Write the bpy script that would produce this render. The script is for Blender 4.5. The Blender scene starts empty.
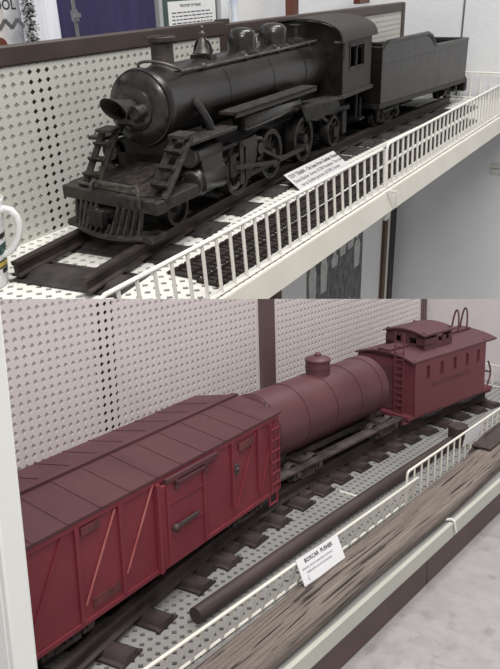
import bpy, bmesh, math, random
from math import sin, cos, pi, sqrt, radians
from mathutils import Matrix, Vector
random.seed(7)
SC = bpy.context.scene
COL = SC.collection
# ------------------------------------------------------------------ camera solve (two displays, one camera)
F_PX = 716.58
RU = Matrix(((0.5178786500820323, -0.8548871004618548, -0.031140797246291763), (-0.39544323687094934, -0.20695671116281655, -0.894870697988093), (0.7585686193102363, 0.47574884673385515, -0.44523778436827277)))
RL = Matrix(((0.6365132948791352, -0.7707795204588784, -0.027381677875702), (-0.18201597422243143, -0.11562071994894087, -0.9764742875500346), (0.7494804937888419, 0.6265227689076193, -0.21388831073801937)))
S = 0.5                     # metres per unit of the lower display
SU = 0.575                  # metres per unit of the upper, raked display
CAMH = S                    # camera height above the lower shelf deck
FL = Matrix.Identity(4)
FU = Matrix.Translation((0, 0, CAMH)) @ (RL.transposed() @ RU).to_4x4() @ Matrix.Translation((0, 0, -SU))
FRAME = {'L': (FL, S), 'U': (FU, SU)}

# ------------------------------------------------------------------ materials
def srgb(r, g, b):
    f = lambda c: (c/255/12.92) if c/255 <= .04045 else ((c/255+.055)/1.055)**2.4
    return (f(r), f(g), f(b), 1)

def mat(name, c1, c2=None, scale=20, rough=.5, metal=0, bump=0, rough2=None, stretch=(1, 1, 1), detail=6, lo=.35, hi=.65, bscale=None, spec=.5):
    m = bpy.data.materials.new(name); m.use_nodes = True
    nt = m.node_tree; N = nt.nodes; L = nt.links
    b = N['Principled BSDF']
    b.inputs['Roughness'].default_value = rough; b.inputs['Metallic'].default_value = metal
    b.inputs['Specular IOR Level'].default_value = spec
    b.inputs['Base Color'].default_value = c1
    if c2 is not None or bump:
        tc = N.new('ShaderNodeTexCoord'); mp = N.new('ShaderNodeMapping'); mp.inputs['Scale'].default_value = stretch
        L.new(tc.outputs['Object'], mp.inputs['Vector'])
        nz = N.new('ShaderNodeTexNoise'); nz.inputs['Scale'].default_value = scale; nz.inputs['Detail'].default_value = detail
        nz.inputs['Roughness'].default_value = .65
        L.new(mp.outputs[0], nz.inputs['Vector'])
        if c2 is not None:
            r = N.new('ShaderNodeValToRGB'); r.color_ramp.elements[0].color = c1; r.color_ramp.elements[1].color = c2
            r.color_ramp.elements[0].position = lo; r.color_ramp.elements[1].position = hi
            L.new(nz.outputs['Fac'], r.inputs[0]); L.new(r.outputs[0], b.inputs['Base Color'])
        if rough2 is not None:
            mr = N.new('ShaderNodeMapRange'); mr.inputs['From Min'].default_value = lo; mr.inputs['From Max'].default_value = hi
            mr.inputs['To Min'].default_value = rough; mr.inputs['To Max'].default_value = rough2
            L.new(nz.outputs['Fac'], mr.inputs[0]); L.new(mr.outputs[0], b.inputs['Roughness'])
        if bump:
            src = nz
            if bscale:
                src = N.new('ShaderNodeTexNoise'); src.inputs['Scale'].default_value = bscale; src.inputs['Detail'].default_value = 4
                L.new(mp.outputs[0], src.inputs['Vector'])
            bp = N.new('ShaderNodeBump'); bp.inputs['Strength'].default_value = bump; bp.inputs['Distance'].default_value = .004
            L.new(src.outputs['Fac'], bp.inputs['Height']); L.new(bp.outputs[0], b.inputs['Normal'])
    return m

M = {}
M['iron'] = mat('dusty_black_iron', (.0095, .008, .0072, 1), (.030, .024, .021, 1), 16, .30, .1, .02, .44, lo=.42, hi=.85, spec=.65)
M['iron_matte'] = mat('matte_black_iron', (.006, .0052, .0048, 1), (.026, .021, .018, 1), 40, .42, .1, .15, .7, lo=.4, hi=.8)
M['iron_dusty'] = mat('dust_covered_iron', (.014, .0115, .010, 1), (.070, .057, .049, 1), 55, .45, .1, .15, .8, lo=.35, hi=.75)
M['iron_shiny'] = mat('polished_dark_iron', (.014, .0135, .0135, 1), (.045, .042, .04, 1), 18, .2, .2, .0, .3, spec=.7)
M['rim'] = mat('worn_steel_tyre', (.07, .062, .056, 1), (.16, .145, .13, 1), 30, .4, .5, 0, .5)
M['rail'] = mat('brown_black_rail', (.018, .0135, .0115, 1), (.06, .045, .038, 1), 18, .5, .2, .1, .65)
M['tie'] = mat('dark_pressed_tie', (.024, .0205, .020, 1), (.066, .057, .055, 1), 14, .5, .2, .08, .65)
M['railL'] = mat('hazed_rusty_dark_rail', (.022, .0145, .0145, 1), (.060, .042, .041, 1), 18, .55, .15, .1, .7)  # pinkish lift in the rail colour stands in for haze
M['red'] = mat('faded_red_paint', (.155, .019, .031, 1), (.225, .035, .048, 1), 9, .5, 0, .06, .6, lo=.3, hi=.75)
M['redroof'] = mat('dusty_brown_red_roof', (.066, .021, .025, 1), (.100, .036, .041, 1), 12, .85, 0, .06, .8, lo=.3, hi=.75)
M['redtank'] = mat('hazed_dusty_red_tank_paint', (.078, .025, .030, 1), (.118, .044, .050, 1), 9, .42, 0, .04, .55, lo=.3, hi=.75)  # greyed beyond its dust: pink haze over the tank painted into the colour
M['redroof2'] = mat('dull_red_roof_paint', (.080, .027, .032, 1), (.118, .045, .051, 1), 12, .6, 0, .04, .75, lo=.3, hi=.75)
M['redcab'] = mat('hazed_dull_red_caboose_paint', (.13, .030, .039, 1), (.175, .049, .058, 1), 9, .5, 0, .05, .6, lo=.3, hi=.75)  # red greyed to carry the haze over the caboose
M['redlight'] = mat('worn_red_edge', (.34, .075, .08, 1), (.42, .15, .14, 1), 25, .5)
M['stencil'] = mat('dark_stencil_paint', (.07, .02, .02, 1), (.16, .04, .042, 1), 60, .6)
M['truck'] = mat('hazed_dusty_black_truck_iron', (.032, .024, .024, 1), (.095, .073, .071, 1), 30, .5, .2, .1, .7)  # dust tone lightened further to paint in haze over the running gear
M['white'] = mat('cream_enamel', (.70, .68, .61, 1), (.76, .74, .67, 1), 6, .4, 0, .02)
M['wire'] = mat('cream_plastic_coated_wire', (.82, .80, .74, 1), (.88, .86, .80, 1), 6, .35)
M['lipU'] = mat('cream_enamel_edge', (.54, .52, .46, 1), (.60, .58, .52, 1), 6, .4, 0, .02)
M['post'] = mat('white_enamel_post', (.82, .83, .80, 1), (.86, .87, .84, 1), 6, .4)
M['lipL'] = mat('cream_enamel_lip', (.48, .48, .42, 1), (.54, .54, .48, 1), 6, .4, 0, .02)
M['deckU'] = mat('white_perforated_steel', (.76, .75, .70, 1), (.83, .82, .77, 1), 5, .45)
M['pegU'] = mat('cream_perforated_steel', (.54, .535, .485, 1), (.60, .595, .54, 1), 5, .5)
M['deckL'] = mat('grey_perforated_steel', (.235, .232, .224, 1), (.285, .28, .272, 1), 5, .4)
M['pegL'] = mat('pale_perforated_steel', (.65, .59, .585, 1), (.71, .65, .645, 1), 5, .5)
M['backing'] = mat('grey_backing', (.30, .30, .285, 1), (.36, .36, .34, 1), 8, .7)
M['backingL'] = mat('grey_backing_board', (.46, .42, .415, 1), (.52, .475, .47, 1), 8, .7)
M['dark'] = mat('painted_cavity_shade', (.015, .013, .012, 1), None, rough=.8)  # flat black painted in for the shade inside gaps and slots
M['brown'] = mat('dark_brown_enamel', (.050, .036, .032, 1), (.07, .051, .045, 1), 10, .45, 0, .02)
M['brownL'] = mat('brown_enamel_kick', (.085, .053, .048, 1), (.11, .07, .064, 1), 10, .5, 0, .02)
M['postL'] = mat('hazed_mauve_brown_enamel', (.105, .066, .066, 1), (.13, .085, .085, 1), 10, .5, 0, .02)  # same brown as the other uprights, with pink haze mixed into the colour
M['black'] = mat('black_enamel', (.02, .018, .017, 1), (.035, .03, .028, 1), 20, .5)
M['wall'] = mat('white_painted_wall', (.80, .81, .83, 1), (.84, .85, .87, 1), 3, .75, 0, .35, bscale=60)
M['wallL'] = mat('pale_grey_wall', (.62, .57, .58, 1), (.68, .63, .64, 1), 3, .75, 0, .25, bscale=60)
M['card'] = mat('white_card', (.78, .78, .80, 1), None, rough=.7)
M['cardU'] = mat('pale_grey_card', (.62, .62, .62, 1), None, rough=.6)
M['ink'] = mat('black_ink', (.04, .04, .045, 1), None, rough=.8)
M['purple'] = mat('purple_cloth', (.028, .022, .075, 1), (.042, .033, .105, 1), 4, .85, stretch=(6, 1, .4))
M['whitecloth'] = mat('white_cloth', (.74, .74, .82, 1), (.86, .86, .9, 1), 6, .85, stretch=(6, 1, .4))
M['banner'] = mat('grey_banner_cloth', (.56, .52, .50, 1), (.66, .62, .6, 1), 12, .9)
M['boa'] = mat('black_and_white_feathers', (.02, .02, .02, 1), (.7, .7, .7, 1), 90, .9, lo=.45, hi=.6)
M['boaw'] = mat('white_feathers', (.6, .6, .6, 1), None, rough=.9)
M['steel'] = mat('grey_steel', (.3, .3, .31, 1), None, rough=.35, metal=.7)
M['green'] = mat('dark_green_board', (.045, .075, .068, 1), (.055, .09, .08, 1), 10, .8)
M['greytrim'] = mat('grey_board_frame', (.42, .43, .44, 1), None, rough=.5)
M['paper'] = mat('white_paper', (.8, .8, .8, 1), (.84, .84, .84, 1), 4, .8)
M['mahog'] = mat('red_brown_wood', (.10, .030, .018, 1), (.16, .05, .03, 1), 8, .4, stretch=(1, 1, .2))
M['frameb'] = mat('brown_wood_frame', (.08, .035, .022, 1), (.12, .055, .035, 1), 10, .5)
M['ceramic'] = mat('white_ceramic', (.8, .8, .8, 1), None, rough=.15)
M['pgreen'] = mat('dark_green_print', (.01, .06, .045, 1), None, rough=.3)
M['pyel'] = mat('yellow_print', (.55, .42, .1, 1), None, rough=.3)
M['pblk'] = mat('black_print', (.02, .02, .02, 1), None, rough=.3)
M['plastic'] = mat('clear_white_plastic', (.7, .7, .66, 1), None, rough=.2)
M['mini'] = mat('brown_model_ties', (.010, .007, .006, 1), (.028, .02, .017, 1), 60, .7)
M['minirail'] = mat('tarnished_model_rail', (.06, .045, .037, 1), (.12, .095, .08, 1), 40, .35, .6)
M['vase'] = mat('pale_glass_vase', (.55, .65, .85, 1), (.8, .84, .9, 1), 10, .1)
M['pole'] = mat('dark_brown_pole', (.032, .021, .019, 1), (.065, .043, .039, 1), 14, .6, 0, .25, stretch=(.4, 3, 3))

def grain_wood():
    m = mat('weathered_grey_timber', (.12, .094, .08, 1), (.29, .24, .208, 1), 17, .85, 0, 1.0, stretch=(.5, 18, 18), detail=10, lo=.3, hi=.68)
    nt = m.node_tree; N = nt.nodes; L = nt.links; b = N['Principled BSDF']
    tc = N.new('ShaderNodeTexCoord'); mp = N.new('ShaderNodeMapping'); mp.inputs['Scale'].default_value = (.55, 24, 24)
    mp.inputs['Rotation'].default_value = (0, 0, .035)
    L.new(tc.outputs['Object'], mp.inputs[0])
    n2 = N.new('ShaderNodeTexNoise'); n2.inputs['Scale'].default_value = 11; n2.inputs['Detail'].default_value = 3; n2.inputs['Distortion'].default_value = .6
    L.new(mp.outputs[0], n2.inputs[0])
    r = N.new('ShaderNodeValToRGB'); r.color_ramp.elements[0].position = .37; r.color_ramp.elements[1].position = .42
    r.color_ramp.elements[0].color = (.16, .13, .12, 1); r.color_ramp.elements[1].color = (1, 1, 1, 1)
    L.new(n2.outputs['Fac'], r.inputs[0])
    old = b.inputs['Base Color'].links[0].from_socket
    mx = N.new('ShaderNodeMix'); mx.data_type = 'RGBA'; mx.blend_type = 'MULTIPLY'; mx.inputs[0].default_value = 1
    L.new(old, mx.inputs[6]); L.new(r.outputs[0], mx.inputs[7]); L.new(mx.outputs[2], b.inputs['Base Color'])
    return m
M['timber'] = grain_wood()

def terrazzo():
    m = mat('mottled_grey_vinyl_tile', (.315, .30, .305, 1), (.385, .37, .375, 1), 26, .35, 0, 0, detail=8, lo=.34, hi=.62, stretch=(1.4, 1, 1))
    nt = m.node_tree; N = nt.nodes; L = nt.links; b = N['Principled BSDF']
    tc = N.new('ShaderNodeTexCoord')
    v = N.new('ShaderNodeTexNoise'); v.inputs['Scale'].default_value = 40; v.inputs['Detail'].default_value = 3
    L.new(tc.outputs['Object'], v.inputs[0])
    r = N.new('ShaderNodeValToRGB'); r.color_ramp.elements[0].position = .28; r.color_ramp.elements[1].position = .42
    r.color_ramp.elements[0].color = (.72, .70, .69, 1); r.color_ramp.elements[1].color = (1, 1, 1, 1)
    L.new(v.outputs['Fac'], r.inputs[0])
    old = b.inputs['Base Color'].links[0].from_socket
    mx = N.new('ShaderNodeMix'); mx.data_type = 'RGBA'; mx.blend_type = 'MULTIPLY'; mx.inputs[0].default_value = .8
    L.new(old, mx.inputs[6]); L.new(r.outputs[0], mx.inputs[7]); L.new(mx.outputs[2], b.inputs['Base Color'])
    return m
M['floor'] = terrazzo()

def photo_mat():
    m = mat('old_grey_photograph', (.03, .03, .03, 1), (.24, .24, .24, 1), 22, .5, detail=6, lo=.36, hi=.7, stretch=(1.6, 1, .8))
    return m
M['photo'] = photo_mat()
M['photolight'] = mat('pale_figures_in_photograph', (.45, .45, .44, 1), (.62, .62, .6, 1), 40, .5)
M['photodark'] = mat('dark_shapes_in_photograph', (.03, .03, .03, 1), (.07, .07, .07, 1), 40, .5)

# ------------------------------------------------------------------ mesh builder
class MB:
    def __init__(s): s.v = []; s.f = []
    def add(s, vs, fs):
        o = len(s.v); s.v += [tuple(p) for p in vs]; s.f += [tuple(i+o for i in q) for q in fs]; return s
    def box(s, x0, x1, y0, y1, z0, z1):
        return s.add([(x0,y0,z0),(x1,y0,z0),(x1,y1,z0),(x0,y1,z0),(x0,y0,z1),(x1,y0,z1),(x1,y1,z1),(x0,y1,z1)],
                     [(0,3,2,1),(4,5,6,7),(0,1,5,4),(1,2,6,5),(2,3,7,6),(3,0,4,7)])
    def bar(s, p, q, w, h, up=(0,0,1)):
        p = Vector(p); q = Vector(q); d = (q-p).normalized(); up = Vector(up)
        a = d.cross(up)
        a = a.normalized() if a.length > 1e-6 else Vector((1,0,0))
        b = a.cross(d).normalized()
        vs = [c + a*(w/2*i) + b*(h/2*j) for c in (p, q) for i, j in ((-1,-1),(1,-1),(1,1),(-1,1))]
        return s.add(vs, [(0,1,2,3),(7,6,5,4),(0,4,5,1),(1,5,6,2),(2,6,7,3),(3,7,4,0)])
    def lathe(s, o, d, prof, n=24, caps=True, squash=1.0, ref=(0,0,1)):
        o = Vector(o); d = Vector(d).normalized(); ref = Vector(ref)
        if abs(d.dot(ref)) > .95: ref = Vector((1,0,0))
        a = d.cross(ref).normalized(); b = a.cross(d).normalized()
        vs = []; fs = []
        for t, r in prof:
            for k in range(n):
                an = 2*pi*k/n
                vs.append(o + d*t + a*(r*cos(an)) + b*(r*squash*sin(an)))
        m = len(prof)
        for i in range(m-1):
            for k in range(n):
                k2 = (k+1) % n
                fs.append((i*n+k, i*n+k2, (i+1)*n+k2, (i+1)*n+k))
        if caps:
            fs.append(tuple(range(n-1,-1,-1))); fs.append(tuple((m-1)*n+k for k in range(n)))
        return s.add(vs, fs)
    def cyl(s, p, q, r, r2=None, n=16):
        p = Vector(p); q = Vector(q); L = (q-p).length
        return s.lathe(p, q-p, [(0, r), (L, r if r2 is None else r2)], n)
    def ball(s, c, r, n=12, sq=1.0):
        k = 7
        prof = [(-r*cos(pi*i/k), max(r*sin(pi*i/k), 1e-5)) for i in range(k+1)]
        return s.lathe(c, (0,0,1), [(t*sq, rr) for t, rr in prof], n)
    def tube(s, pts, r, n=8, closed=False):
        pts = [Vector(p) for p in pts]; m = len(pts); vs = []; fs = []
        prev = None
        for i, p in enumerate(pts):
            if closed: t = pts[(i+1) % m] - pts[i-1]
            else: t = pts[min(i+1, m-1)] - pts[max(i-1, 0)]
            t.normalize()
            if prev is None:
                a = t.cross(Vector((0,0,1)))
                if a.length < .05: a = t.cross(Vector((0,1,0)))
                a.normalize()
            else:
                a = prev - t*prev.dot(t); a.normalize()
            prev = a; b = t.cross(a)
            for k in range(n):
                an = 2*pi*k/n; vs.append(p + a*(r*cos(an)) + b*(r*sin(an)))
        for i in range(m if closed else m-1):
            j = (i+1) % m
            for k in range(n):
                k2 = (k+1) % n
                fs.append((i*n+k, i*n+k2, j*n+k2, j*n+k))
        if not closed:
            fs.append(tuple(range(n-1,-1,-1))); fs.append(tuple((m-1)*n+k for k in range(n)))
        return s.add(vs, fs)
    def prism(s, poly, vec):
        n = len(poly); vec = Vector(vec)
        vs = [Vector(p) for p in poly] + [Vector(p)+vec for p in poly]
        fs = [tuple(range(n-1,-1,-1)), tuple(range(n, 2*n))] + [(i, (i+1) % n, (i+1) % n + n, i+n) for i in range(n)]
        return s.add(vs, fs)
    def sweep(s, prof, path, closed=True):
        """prof: (offset sideways, height) list; path: list of (x, y, z, nx, ny)"""
        n = len(prof); vs = []; fs = []
        for x, y, z, nx, ny in path:
            for o, h in prof: vs.append((x+nx*o, y+ny*o, z+h))
        for i in range(len(path)-1):
            for k in range(n if closed else n-1):
                k2 = (k+1) % n
                fs.append((i*n+k, i*n+k2, (i+1)*n+k2, (i+1)*n+k))
        if closed:
            fs.append(tuple(range(n-1,-1,-1))); fs.append(tuple((len(path)-1)*n+k for k in range(n)))
        return s.add(vs, fs)
    def perf(s, o, du, dv, nu, nv, hu=.31, hv=.31, thick=None, keep=None):
        """sheet of nu x nv cells, each with a diamond hole; thick = vector of the sheet's thickness"""
        o = Vector(o); du = Vector(du); dv = Vector(dv); th = Vector(thick) if thick else None
        base = len(s.v)
        idx = {}
        def corner(i, j):
            if (i, j) not in idx:
                idx[(i, j)] = len(s.v); s.v.append(tuple(o + du*i + dv*j))
            return idx[(i, j)]
        for i in range(nu):
            for j in range(nv):
                if keep and not keep(o + du*(i+.5) + dv*(j+.5)): continue
                c = o + du*(i+.5) + dv*(j+.5)
                a, b, d, e = corner(i, j), corner(i+1, j), corner(i+1, j+1), corner(i, j+1)
                k = len(s.v)
                pts = [c - dv*hv, c + du*hu, c + dv*hv, c - du*hu]
                s.v += [tuple(p) for p in pts]
                B, R, T, Lf = k, k+1, k+2, k+3
                s.f += [(a, b, B), (b, d, R), (d, e, T), (e, a, Lf), (a, B, Lf), (b, R, B), (d, T, R), (e, Lf, T)]
                if th is not None:
                    s.v += [tuple(p+th) for p in pts]
                    s.f += [(B, R, R+4, B+4), (R, T, T+4, R+4), (T, Lf, Lf+4, T+4), (Lf, B, B+4, Lf+4)]
        return s

def mk(name, mb, m, sc, parent=None, recalc=True, smooth=True, bevel=0, cut=None, angle=35):
    me = bpy.data.meshes.new(name)
    me.from_pydata([(x*sc, y*sc, z*sc) for x, y, z in mb.v], [], mb.f)
    bm = bmesh.new(); bm.from_mesh(me)
    if cut:
        for co, no in cut:
            bmesh.ops.bisect_plane(bm, geom=bm.verts[:]+bm.edges[:]+bm.faces[:], plane_co=co, plane_no=no, clear_outer=True)
    if recalc: bmesh.ops.recalc_face_normals(bm, faces=bm.faces[:])
    bm.to_mesh(me); bm.free()
    if smooth:
        for p in me.polygons: p.use_smooth = True
        me.set_sharp_from_angle(angle=radians(angle))
    me.materials.append(m if isinstance(m, bpy.types.Material) else M[m])
    o = bpy.data.objects.new(name, me); COL.objects.link(o)
    if parent: o.parent = parent
    if bevel:
        b = o.modifiers.new('bevel', 'BEVEL'); b.width = bevel*sc; b.segments = 2; b.limit_method = 'ANGLE'; b.angle_limit = radians(40)
    return o

def place(o, frame, loc, yaw=0, pitch=0):
    Fm, sc = FRAME[frame]
    o.matrix_world = Fm @ Matrix.Translation(Vector(loc)*sc) @ Matrix.Rotation(yaw, 4, 'Z') @ Matrix.Rotation(pitch, 4, 'Y')

def info(o, label, cat, group=None, kind=None):
    o['label'] = label; o['category'] = cat
    if group: o['group'] = group
    if kind: o['kind'] = kind
    return o

class Thing:
    """an Empty at the base of a thing; parts are added under it"""
    def __init__(s, name, label, cat, frame, loc, yaw=0, group=None):
        s.frame = frame; s.sc = FRAME[frame][1]
        s.o = bpy.data.objects.new(name, None); s.o.empty_display_size = .02; COL.objects.link(s.o)
        place(s.o, frame, loc, yaw); info(s.o, label, cat, group)
    def part(s, name, mb, m, parent=None, label=None, **k):
        o = mk(name, mb, m, s.sc, parent or s.o, **k)
        if label: o['label'] = label
        return o
    def copy(s, src, loc, parent=None, rot=None):
        o = src.copy(); COL.objects.link(o); o.parent = parent or s.o
        o.matrix_local = Matrix.Translation(Vector(loc)*s.sc) @ (rot or Matrix.Identity(4))
        return o

def solo(name, mb, m, frame, loc, label, cat, yaw=0, group=None, **k):
    o = mk(name, mb, m, FRAME[frame][1], **k); place(o, frame, loc, yaw); return info(o, label, cat, group)

def structure(name, mb, m, frame, **k):
    o = mk(name, mb, m, FRAME[frame][1], **k); place(o, frame, (0,0,0)); o['kind'] = 'structure'; return o

def text_mb(mb, txt, size, o, ux, uy, bold=False):
    """flat lettering as mesh: origin o, baseline direction ux, up direction uy"""
    cu = bpy.data.curves.new('lettering', 'FONT'); cu.body = txt; cu.size = size; cu.resolution_u = 2
    if bold: cu.offset = size*.022
    ob = bpy.data.objects.new('lettering', cu); COL.objects.link(ob)
    dg = bpy.context.evaluated_depsgraph_get()
    me = ob.evaluated_get(dg).to_mesh()
    o = Vector(o); ux = Vector(ux).normalized(); uy = Vector(uy).normalized()
    mb.add([o + ux*v.co.x + uy*v.co.y for v in me.vertices], [tuple(p.vertices) for p in me.polygons])
    ob.evaluated_get(dg).to_mesh_clear()
    bpy.data.objects.remove(ob); bpy.data.curves.remove(cu)
    return mb

def arc(fn, a0, a1, n): return [fn(a0 + (a1-a0)*i/n) for i in range(n+1)]

# ------------------------------------------------------------------ shared railway pieces
RAILP = [(-.026,0),(.026,0),(.026,.008),(.008,.014),(.008,.044),(.018,.05),(.018,.063),(-.018,.063),(-.018,.05),(-.008,.044),(-.008,.014),(-.026,.008)]
def track(name, label, frame, yc, x0, x1, g, scl, ties, tiew, tieh, ext, mr, mt, skew=0):
    T = Thing(name, label, 'track', frame, (0,0,0))
    def pt(x, off):
        e = 1e-3; d = (yc(x+e)-yc(x-e))/(2*e); n = Vector((-d, 1)).normalized()
        return (x+n.x*off, yc(x)+n.y*off, tieh*.9, n.x, n.y)
    for sgn in (-1, 1):
        xs0 = x0 + (skew if sgn > 0 else 0)
        mb = MB(); path = [pt(xs0+(x1-xs0)*i/60, sgn*g/2) for i in range(61)]
        mb.sweep([(a*scl, b*scl) for a, b in RAILP], path)
        T.part('rail', mb, mr)
    w = tiew/2
    prof = [(-w*1.3,0),(-w*1.3,tieh*.32),(-w*1.15,tieh*.38),(-w*.85,tieh*.34),(-w*.6,tieh*1.0),(-w*.45,tieh*1.12),(-w*.2,tieh*1.04),(w*.2,tieh*1.04),(w*.45,tieh*1.12),(w*.6,tieh),(w*.85,tieh*.34),(w*1.15,tieh*.38),(w*1.3,tieh*.32),(w*1.3,0)]
    for x, ea, eb in ties:
        e = 1e-3; d = (yc(x+e)-yc(x-e))/(2*e); n = Vector((-d, 1)).normalized(); t = Vector((n.y, -n.x))
        mb = MB(); path = []
        c = Vector((x, yc(x)))
        for o_, k in ((-g/2-ea, 1.12), (-g/2-ea+.014, 1.0), (0, 1), (g/2+eb-.014, 1), (g/2+eb, 1.12)):
            p = c + n*o_; path.append((p.x, p.y, 0.0005, t.x*k, t.y*k))
        mb.sweep(prof, path)
        T.part('tie', mb, mt)
    return T

def disc_wheel(r, w, spokes=0):
    """wheel centred on origin, axis y, outer face at -y"""
    mb = MB()
    if spokes:
        mb.lathe((0,0,0), (0,1,0), [(-w/2, r*.80), (-w/2, r*.95), (-w*.5, r*.97), (w*.5, r), (w/2, r*.80), (-w/2, r*.80)], 36, caps=False)
        mb.lathe((0,0,0), (0,1,0), [(-w*.75, r*.08), (-w*.7, r*.22), (w*.5, r*.22)], 20)
        for k in range(spokes):
            a = 2*pi*k/spokes
            mb.bar((cos(a)*r*.15, 0, sin(a)*r*.15), (cos(a)*r*.85, 0, sin(a)*r*.85), w*.45, r*.10, up=(0,1,0))
    else:
        mb.lathe((0,0,0), (0,1,0), [(-w/2, r*.12), (-w*.6, r*.22), (-w*.2, r*.3), (-w*.15, r*.75), (-w/2, r*.82), (-w/2, r*.96), (-w*.4, r), (w/2, r)], 28)
    return mb

def freight_truck(T, x, zt, r, g, wb, m='truck', parent=None):
    """two-axle truck: bolster, two side frames with springs, four wheels"""
    zc = zt + r
    tb = MB(); tb.box(x-.025, x+.025, -g/2-.02, g/2+.02, zc-.005, zc+.03)
    for xx in (x-wb/2, x+wb/2): tb.cyl((xx, -g/2, zc), (xx, g/2, zc), r*.16, n=8)
    root = T.part('truck', tb, m, parent)
    for sg in (-1, 1):
        y = sg*(g/2+.022); s = MB()
        s.bar((x-wb/2-.02, y, zc+.012), (x+wb/2+.02, y, zc+.012), .012, .014)
        s.bar((x-wb/2, y, zc+.005), (x-.02, y, zc-.016), .010, .012)
        s.bar((x+wb/2, y, zc+.005), (x+.02, y, zc-.016), .010, .012)
        s.bar((x-.035, y, zc-.018), (x+.035, y, zc-.018), .016, .010)
        for k in (-.016, 0, .016): s.cyl((x+k, y, zc-.014), (x+k, y, zc+.01), .0065, n=8)
        for xx in (x-wb/2, x+wb/2):
            s.box(xx-.016, xx+.016, y-.010, y+.010, zc-.018, zc+.018); s.cyl((xx, y, zc), (xx, y+sg*.018, zc), .010, n=10)
        T.part('side_frame', s, m, root)
    w = None
    for xx in (x-wb/2, x+wb/2):
        for sg in (-1, 1):
            if w is None:
                w = T.part('wheel', disc_wheel(r, .022), m, root)
                w.matrix_local = Matrix.Translation(Vector((xx, sg*g/2, zc))*T.sc)
            else:
                T.copy(w, (xx, sg*g/2, zc), root, Matrix.Rotation(pi if sg > 0 else 0, 4, 'Z'))
    return root

def wire_guard(name, label, frame, p0, p1, h, lean, step, r, ends=(True, True), m='white', group=None, corner=.012):
    """row of upright wires between a bottom and a top wire; p0,p1 (x,y) feet; lean = outward shift of the top"""
    p0 = Vector(p0); p1 = Vector(p1); d = (p1-p0); L = d.length; d.normalize(); n = Vector((d.y, -d.x))
    group = 'wire guards of the lower shelf' if frame == 'L' else 'wire guards of the upper shelf'
    T = Thing(name, label, 'wire guard', frame, (p0.x, p0.y, 0), math.atan2(d.y, d.x), group)
    top = lambda s, f=1.0: (s, -lean*f, h*f)
    fr = MB()
    c = min(corner, h*.3)
    fr.tube([(0,0,.004), top(0, 1-c/h)] + [top(c*.3, 1-c*.3/h)] + [top(c, 1)] + [top(L-c, 1)] + [top(L-c*.3, 1-c*.3/h)] + [top(L, 1-c/h), (L,0,.004)], r*1.25, 8)
    fr.tube([(0,0,r*1.5), (L,0,r*1.5)], r*1.1, 6)
    root = T.part('frame', fr, m)
    nn = max(2, round(L/step)); first = T.part('wire', MB().tube([(0, -.0005, r*1.2), top(0)], r, 6), m)
    for k in range(1, nn):
        if k == 1: first.location = Vector((L/nn, 0, 0))*T.sc
        else: T.copy(first, (L*k/nn, 0, 0))
    return T

# ================================================================== LOWER DISPLAY (z up, x along shelf, y into wall)
YW, XE = 1.62, 3.33
# the panels are cut to a sloping top edge, the same sloping plane for both walls
def cutplane(frame='L', v=298.9):
    d1 = RL.transposed() @ Vector(((-250)/F_PX, (v-334.5)/F_PX, 1)); d2 = RL.transposed() @ Vector((250/F_PX, (v-334.5)/F_PX, 1))
    n = d1.cross(d2).normalized()
    if n.z < 0: n = -n
    return (Vector((0,0,S)), n)
CUT = [cutplane()]

shelf = Thing('display_shelf', 'lower cream and brown gondola shelf with perforated deck and pegboard back holding the red cars', 'shelf', 'L', (0,0,0))
hp = .0248
nx, ny = int((XE-.45)/hp), int((YW-.955)/hp)
deck = shelf.part('deck', MB().perf((.45, .955, 0), (hp,0,0), (0,(YW-.955)/ny,0), nx, ny, .30, .30, (0,0,-.006)), 'deckL', recalc=False, smooth=False)
shelf.part('deck_edge', MB().box(.45, XE, .80, .9548, -.006, 0), 'deckL')
shelf.part('added_shade_pan', MB().box(.45, XE, .82, YW, -.05, -.03), 'dark')  # added dark sheet: painted shade behind the deck holes
shelf.part('deck_seam', MB().bar((1.83, 1.075, .001), (1.83, 1.17, .001), .008, .003), 'white')
for a, b in ((.45, 1.842), (1.848, XE)):
    shelf.part('lip', MB().box(a, b, .787, .80, -.043, .0025), 'lipL', bevel=.002)
shelf.part('kick_panel', MB().box(.3, 1.70, .80, .815, -.134, -.03), 'brownL', bevel=.002)
shelf.part('kick_panel', MB().box(1.704, XE, .80, .815, -.134, -.03), 'brownL', bevel=.002)
py = .0248
zt = lambda x: .90
for (a, b) in ((.5, 1.985), (2.06, 3.285)):
    n_ = int((b-a-.02)/hp)
    o = shelf.part('back_panel', MB().perf((a+.01, YW, 0), (hp,0,0), (0,0,py), n_, 34, .31, .33, (0,.0026,0)), 'pegL', recalc=False, smooth=False, cut=CUT)
    e = a+.01+n_*hp
    for ea, eb in ((a-.002, a+.01), (e, b+.002)): shelf.part('panel_edge', MB().box(ea, eb, YW-.002, YW+.0022, 0, .85), 'pegL', cut=CUT)
shelf.part('backing', MB().box(.5, 3.29, YW+.0030, YW+.012, 0, .84), 'backingL', cut=CUT)
dk = MB()
dk.box(1.245, 1.318, YW+.0027, YW+.0029, .25, .84)
shelf.part('gap_shade_strip', dk, 'dark', cut=CUT)  # black strip painting the shade of a gap in the backing
shelf.part('upright', MB().box(1.985, 2.06, YW-.02, YW+.02, 0, .85), 'postL', cut=CUT, label='dark brown upright between the two back panels')
shelf.part('upright', MB().box(3.287, 3.318, YW-.02, YW+.02, 0, .85), 'postL', cut=CUT, label='dark brown upright at the far corner')
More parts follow.
